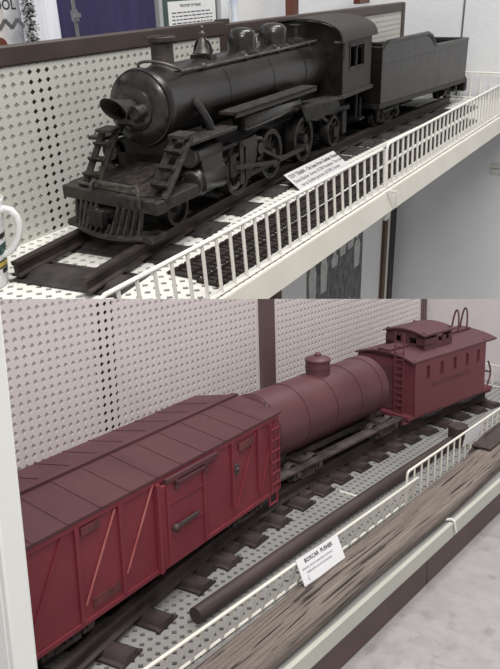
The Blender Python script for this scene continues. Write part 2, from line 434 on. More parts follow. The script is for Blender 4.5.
# near end upright (white channel with slots)
pu = MB()
pu.box(.4965, .5365, .9, .915, -.13, .86)
pu.box(.4965, .503, .915, 1.08, -.13, .86)
pst = shelf.part('end_upright', pu, 'post', bevel=.004, label='white slotted end post')
sl = MB()
for k in range(10):
    z = -.08+.055*k
    sl.box(.4955, .4968, .955, .967, z, z+.026)
shelf.part('slots', sl, 'dark', pst)

structure('wall_right', MB().box(XE, XE+.04, -2.0, YW+.05, -.134, .95), 'wallL', 'L', cut=CUT, smooth=False)
structure('floor', MB().box(-2.5, XE+.05, -3.5, 2.2, -.16, -.134), 'floor', 'L', smooth=False)

# track
ycL = lambda x: 1.366 - .1*(x-1.93)**2
GL = .2
ties = []
xs = [.56,.70,.832,.969,1.1365,1.267,1.402,1.53,1.67,1.79,1.907,2.031,2.148,2.267,2.377,2.50,2.62,2.74,2.86,2.965]
for x in xs:
    ties.append((x-.012*(x-1.85)*-1, .078, .05))
for x in xs[4:15]:
    ties.append((x+.055, .045, .04))
track('railway_track', 'dark curved toy track with steel ties under the red cars on the lower shelf', 'L', ycL, .5, 3.0, GL, .62, ties, .052, .019, .085, 'railL', 'railL')

RT = .019*.9 + .063*.62 + .0012      # rail top
def yawL(x): return math.atan(-.2*(x-1.85))

# ---- boxcar
BX = Thing('boxcar', 'red toy boxcar with diagonal side braces and brown roof, nearest on the lower track', 'boxcar', 'L', (1.2, 1.317, 0), .10, 'red cars on the lower track')
x0, x1, hw, zb, ze = -.72, .335, .150, .103, .338
b = MB(); b.box(x0, x1, -hw, hw, zb, ze)
b.prism([(x0, -hw, ze), (x0, hw, ze), (x0, 0, ze+.02)], (x1-x0, 0, 0))
BX.part('body', b, 'red', bevel=.003)
r = MB()
ro = hw+.006; rz = .006
for sg in (-1, 1):
    r.prism([(x0-.012, sg*ro, ze-.002), (x0-.012, 0, ze+.024), (x0-.012, 0, ze+.031), (x0-.012, sg*ro, ze+.004)], (x1-x0+.024, 0, 0))
rf = BX.part('roof', r, 'redroof', label='dusty brown ribbed roof')
rb = MB()
k = x0
while k < x1:
    for sg in (-1, 1): rb.bar((k, sg*ro, ze+.0045), (k, 0, ze+.0315), .005, .0022)
    k += .088
BX.part('roof_ribs', rb, 'redroof', rf)
BX.part('running_board', MB().box(x0-.005, x1+.005, -.010, .010, ze+.030, ze+.037), 'redroof', label='dark plank along the ridge')
fs = MB().box(x0, x1, -hw-.004, -hw+.001, ze-.014, ze-.002).box(x0, x1, -hw-.004, -hw+.001, zb, zb+.010)
fs.box(x0, x1, hw-.001, hw+.004, ze-.014, ze-.002).box(x0, x1, hw-.001, hw+.004, zb, zb+.01)
BX.part('side_sill', fs, 'red')
yy = -hw-.003
for (a, za, c, zc, mm) in ((-.327, .320, -.425, .146, 'redlight'), (-.205, .328, -.302, .156, 'redlight'), (-.475, .320, -.568, .15, 'red'), (-.60, .32, -.69, .15, 'red')):
    BX.part('diagonal_brace', MB().bar((a, yy, za), (c, yy, zc), .004, .0028, up=(0,1,0)), mm)
for a in (-.70, -.577, -.437, -.313):
    BX.part('side_post', MB().box(a-.005, a+.005, yy-.003, yy+.002, zb+.01, ze-.012), 'red')
for a, mm in ((.103, 'redlight'), (.227, 'redlight')):
    BX.part('side_post', MB().box(a-.004, a+.004, yy-.004, yy+.002, zb+.035, ze-.012), 'red')
for a, c in ((.215, .12), (.318, .24)):
    BX.part('diagonal_brace', MB().bar((a, yy+.001, ze-.02), (c, yy+.001, zb+.03), .004, .006, up=(0,1,0)), 'red')
dr = BX.part('door', MB().box(-.185, -.018, yy-.007, yy+.001, zb+.004, ze-.022), 'red', bevel=.002)
BX.part('door_planks', MB().box(-.165, -.03, yy-.0095, yy-.006, .262, .266).box(-.165, -.03, yy-.0095, yy-.006, .188, .192).box(-.172, -.164, yy-.011, yy-.006, zb+.01, ze-.03).box(-.034, -.026, yy-.011, yy-.006, zb+.01, ze-.03), 'red', dr)
BX.part('door_handle', MB().bar((-.158, yy-.014, .202), (-.062, yy-.014, .204), .006, .008).ball((-.148, yy-.014, .202), .009), 'truck', dr, label='dark worn door bolt')
BX.part('door_post', MB().box(-.202, -.190, yy-.010, yy+.001, zb+.002, ze-.012), 'red')
BX.part('door_rail', MB().box(-.17, .03, yy-.012, yy, ze-.020, ze-.010).box(-.14, -.02, yy-.014, yy-.004, ze-.032, ze-.026).box(-.14, -.132, yy-.014, yy-.004, ze-.045, ze-.02).box(-.028, -.02, yy-.014, yy-.004, ze-.045, ze-.02), 'redroof')
BX.part('placard', MB().box(-.425, -.375, yy-.003, yy+.001, .302, .319), 'stencil', label='dark placard board high on the side')
BX.part('placard', MB().box(.135, .20, yy-.003, yy+.001, .292, .312), 'stencil', label='faded dark patch near the right end')
BX.part('worn_lettering', MB().box(-.405, -.325, yy+.0005, yy+.0035, .128, .150), 'stencil')
BX.part('latch', MB().box(.108, .125, yy-.006, yy, .235, .262).ball((.118, yy-.006, .248), .006), 'truck')
ld = MB()
for a in (.283, .327): ld.bar((a, yy-.006, zb+.01), (a, yy-.006, ze-.015), .004, .004)
for k in range(6): ld.bar((.283, yy-.008, zb+.035+.033*k), (.327, yy-.008, zb+.035+.033*k), .004, .004)
BX.part('ladder', ld, 'red')
gr = MB(); gr.tube(arc(lambda t: (x1+.012+.004*sin(t), -hw+.05+.055*(1-cos(t))*-1+.0, ze+.022-.06*sin(t)*1.0), 0, 1.4, 8), .003, 6)
BX.part('grab_iron', gr, 'rim')
BX.part('underframe', MB().box(x0+.03, x1-.03, -.05, .05, zb-.03, zb).box(-.3, .0, -.11, -.08, zb-.04, zb), 'truck')
BX.part('step', MB().tube([(x1-.05, -hw, zb), (x1-.05, -hw, zb-.03), (x1-.01, -hw, zb-.03), (x1-.01, -hw, zb)], .004, 6), 'red')
for xx in (-.46, .20): freight_truck(BX, xx, RT-.0005, .030, GL, .11)
BX.part('coupler', MB().box(x1, x1+.03, -.014, .014, zb-.02, zb), 'truck')

# ---- tank car
TK = Thing('tank_car', 'dull red toy tank car with single dome, between boxcar and caboose', 'tank car', 'L', (2.1, 1.355, 0), -.045, 'red cars on the lower track')
tx0, tx1, tz, tr = -.46, .175, .222, .113
tb = MB(); tb.lathe((0,0,tz), (1,0,0), [(tx0-.022, .01), (tx0-.02, .05), (tx0-.012, .09), (tx0, tr-.003), (tx0+.003, tr), (tx1-.003, tr), (tx1, tr-.003), (tx1+.012, .09), (tx1+.02, .05), (tx1+.022, .01)], 48)
tank = TK.part('tank', tb, 'redtank')
for xx in (tx0+.015, -.30, -.145, .0, .13):
    TK.part('band', MB().lathe((xx,0,tz), (1,0,0), [(-.004, tr-.002), (-.004, tr+.002), (.004, tr+.002), (.004, tr-.002)], 48, caps=False), 'redtank', tank)
dm = MB(); dm.lathe((-.112,0,tz+tr-.02), (0,0,1), [(0,.042),(.058,.042),(.062,.045),(.068,.045),(.072,.040),(.078,.022),(.080,.008)], 28)
dome = TK.part('dome', dm, 'redtank', tank)
TK.part('dome_band', MB().lathe((-.112,0,tz+tr+.016), (0,0,1), [(0,.0415),(0,.0445),(.006,.0445),(.006,.0415)], 28, caps=False), 'redtank', dome)
TK.part('dome_cap', MB().lathe((-.112,0,tz+tr+.058), (0,0,1), [(0,.012),(.008,.012),(.012,.006)], 14), 'redtank', dome)
uf = MB()
uf.box(tx0-.05, tx1+.05, -.05, .05, .088, .108)
TK.part('underframe', uf, 'truck')
for sg in (-1, 1):
    TK.part('side_board', MB().box(tx0-.05, tx1+.055, sg*.118-.022, sg*.118+.022, .097, .104), 'truck')
    hb = MB(); hb.tube([(tx0-.03, sg*.13, .175), (tx1+.03, sg*.13, .175)], .003, 6)
    for xx in (tx0-.03, -.25, -.05, .12, tx1+.03): hb.tube([(xx, sg*.13, .104), (xx, sg*.13, .175)], .003, 6)
sd = MB()
for xx in (tx0+.05, tx1-.05): sd.prism([(xx-.02, -.07, .105), (xx-.02, .07, .105), (xx-.02, .085, .155), (xx-.02, -.085, .155)], (.04, 0, 0))
TK.part('saddle', sd, 'truck')
for xx in (-.34, .13): freight_truck(TK, xx, RT-.0005, .030, GL, .11)
TK.part('coupler', MB().box(tx1+.05, tx1+.058, -.014, .014, .085, .105), 'truck')
TK.part('coupler', MB().box(tx0-.062, tx0-.05, -.014, .014, .085, .105), 'truck')

# ---- caboose
CB = Thing('caboose', 'red toy caboose with side windows and roof cupola, last car on the lower track', 'caboose', 'L', (2.75, 1.281, 0), -.16, 'red cars on the lower track')
cx0, cx1, cw, cz0, cz1 = -.335, .155, .137, .088, .300
wins = [-.253, -.162, -.072, .015, .098]; ww, wz0, wz1 = .022, .226, .276
for sg in (-1, 1):
    w = MB(); y0, y1 = (sg*cw-.004, sg*cw+.004)
    w.box(cx0, cx1, y0, y1, cz0, wz0).box(cx0, cx1, y0, y1, wz1, cz1)
    e = cx0
    for xx in wins: w.box(e, xx-ww/2, y0, y1, wz0, wz1); e = xx+ww/2
    w.box(e, cx1, y0, y1, wz0, wz1)
    side = CB.part('side_wall', w, 'redcab')
    for xx in wins:
        CB.part('window', MB().box(xx-ww/2-.003, xx+ww/2+.003, y0-.002 if sg < 0 else y1-.001, y0+.001 if sg < 0 else y1+.002, wz0-.004, wz0).box(xx-.001, xx+.001, y0+.002, y1-.002, wz0, wz1), 'redcab', side)
    if sg < 0: CB.part('worn_lettering', MB().box(-.222, .045, y0-.001, y0+.001, .186, .205), 'stencil', side)
CB.part('interior', MB().box(cx0+.02, cx1-.02, -cw+.02, cw-.02, cz0, cz1-.01), 'stencil')
for xx in (cx0, cx1-.008): CB.part('end_wall', MB().box(xx, xx+.008, -cw, cw, cz0, cz1+.01), 'redcab')
CB.part('end_door', MB().box(cx0-.004, cx0, -.035, .035, cz0+.01, cz1-.03).box(cx0-.006, cx0-.003, -.02, .02, .22, .265), 'redroof2')
CB.part('side_sill', MB().box(cx0-.035, cx1+.07, -cw-.001, cw+.001, cz0-.010, cz0+.004), 'redcab')
def roofshell(mb, xa, xb, hwid, z0, rise, th, n=10):
    pr = [( -hwid + 2*hwid*i/n) for i in range(n+1)]
    top = [(xa, y, z0 + rise*(1-(y/hwid)**2) + th) for y in pr]; bot = [(xa, y, z0 + rise*(1-(y/hwid)**2)) for y in reversed(pr)]
    return mb.prism(top+bot, (xb-xa, 0, 0))
CB.part('roof', roofshell(MB(), cx0-.015, cx1+.08, cw+.006, cz1-.002, .025, .007), 'redroof2')
CB.part('end_gable', MB().prism([(cx0, -cw, cz1), (cx0, cw, cz1), (cx0, cw*.5, cz1+.017), (cx0, 0, cz1+.024), (cx0, -cw*.5, cz1+.017)], (.008, 0, 0)).prism([(cx1-.008, -cw, cz1), (cx1-.008, cw, cz1), (cx1-.008, cw*.5, cz1+.017), (cx1-.008, 0, cz1+.024), (cx1-.008, -cw*.5, cz1+.017)], (.008, 0, 0)), 'redcab')
ux0, ux1, uw, uz0, uz1 = -.215, -.03, .092, .310, .378
cu = MB()
for sg in (-1, 1):
    a, c = sg*uw-.004, sg*uw+.004
    cu.box(ux0, ux1, a, c, uz0-.01, .342).box(ux0, ux1, a, c, .372, uz1).box(ux0, -.125, a, c, (.342-.006), (.372-.008)).box(-.095, -.075, a, c, (.342-.006), (.372-.008)).box(-.048, ux1, a, c, (.342-.006), (.372-.008))
for xx in (ux0, ux1-.008):
    cu.box(xx, xx+.008, -uw, -.055, uz0, uz1).box(xx, xx+.008, -.02, .02, uz0, uz1).box(xx, xx+.008, .055, uw, uz0, uz1).box(xx, xx+.008, -uw, uw, uz0, .34).box(xx, xx+.008, -uw, uw, .364, uz1+.012)
cup = CB.part('cupola', cu, 'redroof2')
CB.part('cupola_roof', roofshell(MB(), ux0-.012, ux1+.012, uw+.008, uz1-.002, .017, .006), 'redroof2', cup)
for xa, xb in ((ux1, cx1+.06), (cx0-.012, ux0)): CB.part('running_board', MB().box(xa, xb, -.03, .03, cz1+.030, cz1+.038), 'redroof2')
for k, xx in enumerate((.115, .18)):
    CB.part('roof_hoop', MB().tube(arc(lambda t: (xx+.014*sin(t), -.03+.016*(1-cos(t)), cz1+.034+.09*sin(t)), 0, pi, 14), .004, 8), 'redroof2')
ld = MB()
for y in (-.095, -.055): ld.bar((cx0-.014, y, cz0-.01), (cx0-.014, y, cz1+.11), .004, .004)
for k in range(11): ld.bar((cx0-.014, -.095, cz0+.01+.026*k), (cx0-.014, -.055, cz0+.01+.026*k), .004, .004)
CB.part('ladder', ld, 'redcab')
ra = MB()
for xx in (cx1+.062,):
    for sg in (-1, 1): ra.tube(arc(lambda t: (xx-.012+.022*sin(t), sg*(cw-.012), .098+.105*t/pi), 0, pi, 10), .004, 6)
    ra.tube([(xx, -cw+.012, .155), (xx, cw-.012, .155)], .004, 6)
    for y in (-.09, -.05, .05, .09): ra.tube([(xx, y, cz0), (xx, y, .155)], .003, 6)
CB.part('railing', ra, 'redroof2')
for xx in (cx0-.040, cx1+.04):
    for sg in (-1, 1):
        yb0, yb1 = sorted((sg*(cw-.002), sg*(cw-.036)))
        CB.part('step', MB().box(xx-.022, xx+.022, yb0, yb1, cz0-.020, cz0-.015).box(xx-.024, xx-.020, yb0, yb1, cz0-.022, cz0).box(xx+.020, xx+.024, yb0, yb1, cz0-.022, cz0), 'redroof2')
CB.part('underframe', MB().box(cx0, cx1, -.05, .05, cz0-.025, cz0-.01), 'truck')
for xx in (-.21, .04): freight_truck(CB, xx, RT-.0005, .028, GL, .10)
CB.part('coupler', MB().box(cx0-.06, cx0-.05, -.014, .014, .068, .09), 'truck')

# ---- wire guards
wire_guard('wire_guard', 'low cream wire guard tilted outward beside the weathered timber, under the white card', 'L', (.6, .968), (1.872, .957), .103, .044, .047, .0032)
wire_guard('wire_guard', 'taller upright cream wire guard at the far end of the lower shelf front', 'L', (1.828, .934), (3.2, .932), .128, .003, .047, .0032)
wire_guard('wire_guard', 'short cream wire guard across the far end of the lower shelf by the wall', 'L', (3.215, .96), (3.265, 1.58), .105, 0, .05, .0027)
# ---- pushing bar
PB = Thing('pinch_bar', 'dark round bar lying along the lower shelf with a knobbed far end', 'bar', 'L', (0,0,0))
PB.part('shaft', MB().tube([(1.035, 1.052, .022), (1.5, 1.058, .022), (2.0, 1.055, .022), (2.40, 1.046, .022)], .0195, 18), 'pole')
PB.part('knob', MB().lathe((2.435, 1.036, .0005), (0,0,1), [(0,.034),(.004,.037),(.05,.036),(.072,.037),(.078,.033)], 24), 'pole')
# ---- timber
def timber():
    mb = MB(); n = 46; k = 18; vs = []
    for i in range(n+1):
        x = .72+(2.66-.72)*i/n
        t = i/n
        cy = .861 + .003*sin(x*3.1) + .006*t
        wy = .053 + .002*sin(x*7.3) + .002*t; wz = .021 + .0025*sin(x*5.1+1) + .006*t
        if i == n: wy *= .8; wz *= .7
        for j in range(k):
            a = 2*pi*j/k; ca, sa = cos(a), sin(a)
            e = .42
            px = math.copysign(abs(ca)**e, ca)*wy*(1+.03*sin(9*x+3*a)); pz = math.copysign(abs(sa)**e, sa)*wz*(1+.05*sin(13*x+2*a))
            vs.append((x, cy+px, wz+.0025+pz))
    fs = [(i*k+j, i*k+(j+1) % k, (i+1)*k+(j+1) % k, (i+1)*k+j) for i in range(n) for j in range(k)]
    fs += [tuple(range(k-1,-1,-1)), tuple(n*k+j for j in range(k))]
    return mb.add(vs, fs)
TB = Thing('timber_pusher', 'long weathered grey timber lever with dark metal shoe lying along the lower shelf edge', 'lever', 'L', (0,0,0))
TB.part('handle', timber(), 'timber', angle=60)
TB.part('metal_shoe', MB().prism([(2.24,.917,.002),(2.60,.917,.002),(2.60,.917,.078),(2.40,.917,.076),(2.28,.917,.052)], (0,.010,0)).prism([(2.30,.86,.060),(2.60,.86,.068),(2.60,.927,.072),(2.30,.927,.060)], (0,0,.006)), 'pole', label='dark metal strap at the far end')
# ---- cards
def card(name, label, frame, tl, tr, bl, lines, m, fold=None, cat='sign', thick=.002):
    tl, tr, bl = Vector(tl), Vector(tr), Vector(bl); ux = (tr-tl); W = ux.length; ux.normalize()
    dn = bl-tl; dn -= ux*dn.dot(ux); H = dn.length; dn.normalize(); n = ux.cross(-dn).normalized()
    T = Thing(name, label, cat, frame, tl)
    cb = MB(); p = [Vector((0,0,0)), ux*W, ux*W+dn*H, dn*H]
    cb.prism([q - n*thick for q in p], n*thick)
    if fold: 
        f = Vector(fold); cb.prism([Vector((0,0,0)), ux*W, ux*W+f, f], -n*thick)
    T.part('sheet', cb, m, smooth=False)
    for txt, size, off, ind, bold in lines:
        mbt = text_mb(MB(), txt, size, ux*ind + dn*off + n*.0008, ux, -dn, bold)
        T.part('lettering', mbt, 'ink', recalc=False, smooth=False)
    return T
card('sign_card', 'white card reading BOXCAR PUSHER folded over the lower wire guard', 'L', (1.242, .9165, .1125), (1.412, .9115, .1105), (1.262, .889, .054),
     [('BOXCAR  PUSHER', .0140, .017, .026, True), ('Used by men to move boxcars around', .0078, .030, .010, False), ('without the use of a locomotive.', .0078, .041, .022, False), ('(', .016, .056, .02, False)], 'card', fold=(0, .016, -.016))
tg = MB()
TG = Thing('tag_strip', 'small white perforated tag clipped on the tall lower wire guard', 'tag', 'L', (2.19, .925, .085))
tgm = MB().perf((0,-.008,.006), (.018,0,0), (0,-.004,.018), 8, 3, .22, .22, (0,.002,0))
TG.part('tag', tgm, 'card', recalc=False, smooth=False)
solo('shelf_clip', MB().tube([(-.006,.022,.006),(0,.004,.010),(.0,-.004,.004),(.003,-.006,-.018),(.006,-.007,-.030)], .0042, 8), 'plastic', 'L', (1.845, .79, .0), 'cream plastic clip over the joint in the lower shelf lip', 'clip')

# ================================================================== UPPER DISPLAY
us = Thing('display_shelf', 'upper raked cream shelf with pegboard back and brown top rail holding the black locomotive', 'shelf', 'U', (0,0,0))
YU, XU = 2.39, 6.60
hx, hz = .048, .039
n_ = int((XU-1.32)/hx); m_ = int((YU-1.29)/hx)
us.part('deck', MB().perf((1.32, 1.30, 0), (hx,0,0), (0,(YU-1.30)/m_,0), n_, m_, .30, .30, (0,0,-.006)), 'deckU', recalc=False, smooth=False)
us.part('added_shade_pan', MB().box(1.32, XU, 1.29, YU, -.05, -.035), 'dark')  # dark sheet added so the holes show painted shade beneath
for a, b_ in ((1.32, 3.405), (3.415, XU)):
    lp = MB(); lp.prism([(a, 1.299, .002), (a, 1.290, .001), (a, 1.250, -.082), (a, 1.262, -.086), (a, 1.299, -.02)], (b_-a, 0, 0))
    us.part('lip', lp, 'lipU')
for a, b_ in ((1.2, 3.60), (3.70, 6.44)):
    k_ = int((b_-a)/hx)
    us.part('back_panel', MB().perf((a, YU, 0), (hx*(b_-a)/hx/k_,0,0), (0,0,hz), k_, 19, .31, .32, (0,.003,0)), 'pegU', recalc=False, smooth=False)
us.part('backing', MB().box(1.2, 6.44, YU+.0036, YU+.014, 0, .74), 'backing')
us.part('gap_shade_strip', MB().box(2.175, 2.32, YU+.0031, YU+.0034, 0, .74), 'dark')  # painted shade where a column of backing is missing
us.part('upright', MB().box(3.60, 3.70, YU-.006, YU+.03, 0, .80), 'brown')
us.part('upright', MB().box(6.44, 6.50, YU-.012, YU+.04, 0, .77), 'brown')
us.part('top_rail', MB().box(1.2, 3.64, YU-.008, YU+.05, .714, .792), 'brown', bevel=.008)
us.part('top_rail', MB().box(3.66, 6.50, YU-.008, YU+.05, .705, .775), 'brown', bevel=.008)
us.part('slotted_post', MB().box(6.47, 6.58, YU-.02, YU+.03, -2.3, -.04), 'black', label='black slotted post under the upper shelf')

# room around the upper display
structure('wall_far', MB().box(6.62, 6.70, -1.5, 3.5, -2.6, 1.6), 'wall', 'U', smooth=False)
structure('trim_1', MB().box(6.612, 6.621, 1.895, 1.91, .0, 1.5), 'steel', 'U', smooth=False)
structure('wall_back', MB().box(1.5, 6.7, 3.50, 3.58, -.4, 1.6), 'wall', 'U', smooth=False)

# track
def ycU(x): return 2.06 - (.034 if x < 3.8 else .014)*(x-3.8)**2
GU = .345
tiesU = [(1.80 + .345*k, .105, .02 if k == 0 else .10) for k in range(5)] + [(3.44 + .262*k, .12, .10) for k in range(10)]
track('railway_track', 'dark toy track with wide pressed ties under the black locomotive on the upper shelf', 'U', ycU, 1.655, 6.12, GU, .92, tiesU, .165, .022, .1, 'rail', 'tie', .05)
RTU = .022*.9+.063*.92 + .0006

# ---- locomotive
LO = Thing('steam_locomotive', 'black iron toy steam locomotive with bell, domes and cab on the upper shelf track', 'locomotive', 'U', (3, 2.02, 0), .05)
bz = .532
LO.part('boiler', MB().lathe((0,0,bz), (1,0,0), [(-.625,.125),(-.625,.153),(-.605,.158),(-.575,.154),(-.565,.150),(-.12,.149),(-.12,.1505),(-.105,.1505),(-.105,.149),(.32,.151),(.32,.1525),(.335,.1525),(.335,.151),(.70,.153),(.70,.156),(.72,.156),(.72,.155),(1.0,.162)], 56), 'iron')
sf = MB().lathe((0,0,bz), (-1,0,0), [(.62,.147),(.630,.145),(.643,.130),(.652,.108),(.654,.094),(.655,.088),(.668,.086),(.677,.070),(.682,.050),(.685,.01)], 48)
LO.part('smokebox_front', sf, 'iron_shiny', label='shiny rounded smokebox front')
hl = MB()
hd = Vector((-1, -.05, .06)).normalized()
def horn():
    n = 28; rings = []
    a_ = hd.cross(Vector((0,0,1))).normalized(); b_ = a_.cross(hd)
    o_ = Vector((-.655, 0, .545))
    vs = []
    for t, r, sl in ((0,.030,0),(.05,.036,0),(.085,.040,.0),(.115,.046,.35),(.150,.056,.75),(.148,.050,.75),(.11,.040,.35),(.06,.03,0),(.05,.002,0)):
        for k in range(n):
            an = 2*pi*k/n; up = sin(an)
            vs.append(o_ + hd*(t + sl*r*up) + a_*(r*cos(an)) + b_*(r*up*(.86)))
    m = len(vs)//n
    fs = [(i*n+k, i*n+(k+1) % n, (i+1)*n+(k+1) % n, (i+1)*n+k) for i in range(m-1) for k in range(n)]
    return vs, fs
hl.add(*horn())
LO.part('headlamp', hl, 'iron_dusty', label='bent horn-shaped headlamp with open mouth')
LO.part('lamp_bracket', MB().box(-.74,-.66,-.055,.03,.490,.510).cyl((-.745,-.058,.535), (-.68,-.058,.535), .026, n=16).box(-.73,-.67,-.06,-.03,.495,.535), 'iron_dusty')
LO.part('smokestack', MB().lathe((-.432,0,bz+.13), (0,0,1), [(0,.085),(.010,.070),(.022,.052),(.030,.048),(.105,.047),(.108,.056),(.113,.060),(.128,.060),(.133,.056),(.130,.045),(.08,.040)], 32, caps=False), 'iron_dusty')
bl_ = LO.part('bell', MB().lathe((-.108,0,bz+.165), (0,0,1), [(0,.040),(.004,.042),(.012,.037),(.03,.027),(.05,.021),(.062,.015),(.068,.008),(.075,.008),(.08,.013),(.088,.013),(.094,.008),(.099,.006),(.106,.009),(.112,.009),(.118,.002)], 24), 'rim', label='tarnished brass-grey bell')
LO.part('bell_yoke', MB().tube(arc(lambda t: (-.108, .046*cos(t), bz+.165+.066*sin(t)), 0, pi, 12), .006, 8).box(-.135,-.08,-.055,.055,bz+.138,bz+.160), 'iron', bl_)
def dome(x, r, h, nm):
    return LO.part(nm, MB().lathe((x,0,bz+.135), (0,0,1), [(0,r*1.32),(.010,r*1.28),(.016,r*1.02),(h*.55+.01,r),(h*.78+.01,r*.93),(h*.93+.01,r*.72),(h+.01,r*.4),(h+.012,.004)], 36), 'iron_shiny')
dome(.262, .070, .105, 'sand_dome'); dome(.607, .074, .105, 'steam_dome')
LO.part('turret', MB().lathe((.882,0,bz+.15), (0,0,1), [(0,.055),(.01,.040),(.012,.030),(.062,.030),(.066,.034),(.074,.034),(.078,.025)], 20), 'iron')
LO.part('turret', MB().lathe((.76,.03,bz+.15), (0,0,1), [(0,.03),(.01,.02),(.055,.018),(.06,.012)], 16), 'iron')
# handrail: along the near side, over the smokebox and along the far side
hr = MB()
ay, az = .098, .130
pts = [(.93,-ay-.01,bz+az+.008), (.5,-ay,bz+az), (-.30,-ay,bz+az-.004), (-.39,-ay+.002,bz+az-.002)]
pts += arc(lambda t: (-.45-.08*sin(t*pi), 0.115*-cos(t*pi)*.9, bz+.128+.045*sin(t*pi)), 0, 1, 12)
pts += [(-.39,ay,bz+az-.002), (-.3,ay,bz+az), (.93,ay,bz+az+.008)]
hr.tube(pts, .0065, 8)
for sg in (-1, 1):
    for xx in (-.27, .12, .47, .85): hr.ball((xx, sg*ay, bz+az), .014); hr.cyl((xx, sg*ay*.85, bz+az*.85), (xx, sg*ay, bz+az), .007, n=8)
LO.part('handrail', hr, 'rim')
for sg in (-1, 1):
    a, c = (sg*.255, sg*.165) if sg < 0 else (.165, .255)
    LO.part('running_board', MB().box(-.27, .615, a, c, .458, .474).box(-.27, .615, a if sg < 0 else c-.01, a+.01 if sg < 0 else c, .446, .474), 'iron_dusty', bevel=.003)
    a, c = (-.262, -.172) if sg < 0 else (.15, .24)
    LO.part('running_board', MB().box(-.69, -.275, a, c, .402, .417), 'iron_dusty', bevel=.003)
    rbm = MB(); y0, y1 = (-.265, -.15) if sg < 0 else (.15, .265)
    rbm.prism([(.44,y0,.394), (1.06,y0,.362), (1.06,y0,.350), (.44,y0,.382)], (0, y1-y0, 0))
    LO.part('running_board', rbm, 'iron_dusty')
    y2 = sg*.215
    fb = MB(); fb.prism([(.50,y2,.385), (1.0,y2,.36), (1.05,y2,.30), (.72,y2,.27), (.56,y2,.30)], (0, -sg*.06, 0))
    LO.part('ashpan_side', fb, 'iron_matte')
    LO.part('air_tank', MB().lathe((-.13, sg*.192, .405), (1,0,0), [(0,.03),(.008,.045),(.016,.050),(.57,.050),(.578,.045),(.586,.03)], 24), 'iron_shiny')
    LO.part('steam_pipe', MB().tube([(-.43, sg*.135, .545), (-.42, sg*.165, .51), (-.40, sg*.19, .45), (-.39, sg*.20, .41)], .019, 12), 'iron_shiny')
    # cylinder block
    cb = MB()
    cb.lathe((-.60, sg*.215, .232), (1,0,0), [(0,.030),(0,.052),(.008,.060),(.02,.064),(.03,.058),(.19,.058),(.20,.064),(.21,.06),(.215,.03)], 28)
    cb.lathe((-.59, sg*.205, .338), (1,0,0), [(0,.022),(0,.040),(.01,.047),(.02,.044),(.19,.044),(.20,.047),(.205,.02)], 24)
    cb.prism([(-.565, sg*.262, .232), (-.565, sg*.245, .345), (-.565, sg*.13, .40), (-.565, sg*.13, .19), (-.565, sg*.22, .175)], (.17,0,0))
    LO.part('cylinder', cb, 'iron', bevel=.002)
    LO.part('valve_cover', MB().lathe((-.594, sg*.205, .338), (-1,0,0), [(0,.042),(.006,.040),(.007,.032),(.002,.028),(.002,.004)], 24), 'rim')
    LO.part('cylinder_cover', MB().lathe((-.604, sg*.215, .232), (-1,0,0), [(0,.056),(.008,.054),(.009,.044),(.002,.040),(.002,.004)], 28), 'rim')
    # ladder: two flat side plates with dished treads
    lb = MB(); ya_, yb_ = (-.282, -.212) if sg < 0 else (.082, .152)
    for yy2 in (ya_, yb_): lb.bar((-.865+.12*yy2, yy2, .25), (-.69, yy2, .447), .010, .030, up=(0,1,0))
    for k in range(3):
        f = .2+.27*k; xx = -.865+.12*ya_+(.175-.12*ya_)*f; zz = .25+.197*f
        lb.prism([(xx-.034, ya_, zz+.012), (xx-.022, ya_, zz-.002), (xx+.024, ya_, zz+.004), (xx+.024, ya_, zz+.012), (xx-.020, ya_, zz+.008), (xx-.030, ya_, zz+.02)], (0, yb_-ya_, 0))
    lb.prism([(-.735, ya_-.006, .445), (-.655, ya_-.006, .449), (-.655, ya_-.006, .462), (-.735, ya_-.006, .458)], (0, yb_-ya_+.012, 0))
    LO.part('ladder', lb, 'iron_dusty')
LO.part('saddle', MB().prism([(-.60,-.13,.20), (-.60,.13,.20), (-.60,.11,.42), (-.60,-.11,.42)], (.27,0,0)).box(-.6,-.58,-.16,.16,.22,.34), 'iron_matte')
LO.part('frame', MB().box(-.62, 1.38, -.115, -.08, .18, .30).box(-.62, 1.38, .08, .115, .18, .30).box(-.5, .95, -.10, .10, .28, .40), 'iron_matte')
# pilot
def skw(mb, k=.15):
    mb.v = [(x+k*y, y-.012, z) for x, y, z in mb.v]; return mb
LO.part('pilot_beam', skw(MB().prism([(-.915,-.275,.20), (-.85,-.275,.20), (-.85,.265,.20), (-.915,.265,.20)], (0,0,.05))), 'iron_dusty', bevel=.004)
LO.part('pilot_deck', skw(MB().prism([(-.88,-.19,.245), (-.88,.19,.245), (-.52,.17,.275), (-.52,-.17,.275)], (0,0,.010)).prism([(-.80,-.085,.25), (-.80,.085,.25), (-.6,.085,.29), (-.6,-.085,.29)], (0,0,.016)).box(-.86,-.55,-.16,.16,.2,.25)), 'iron_dusty')
nS = 13
for k in range(nS):
    y = -.185 + .37*k/(nS-1); bow = .05*(1-(y/.19)**2)
    low = abs(y) < .05
    LO.part('pilot_slat', skw(MB().bar((-.905 if not low else -.94, y, .205 if not low else .13), (-.93-bow, y*.95, .098), .011, .020, up=(1,0,0))), 'iron_dusty')
LO.part('pilot_rail', skw(MB().tube([(-.86,-.215,.098)] + [(-.93-.05*(1-(y/.19)**2), y*.95, .096) for y in (-.19,-.13,-.07,0,.07,.13,.19)] + [(-.86,.215,.098)], .012, 8)), 'iron_dusty')
for sg in (-1, 1): LO.part('foot_block', skw(MB().box(-.93, -.83, sg*.215-.028, sg*.215+.028, .083, .112)), 'iron_dusty', bevel=.004)
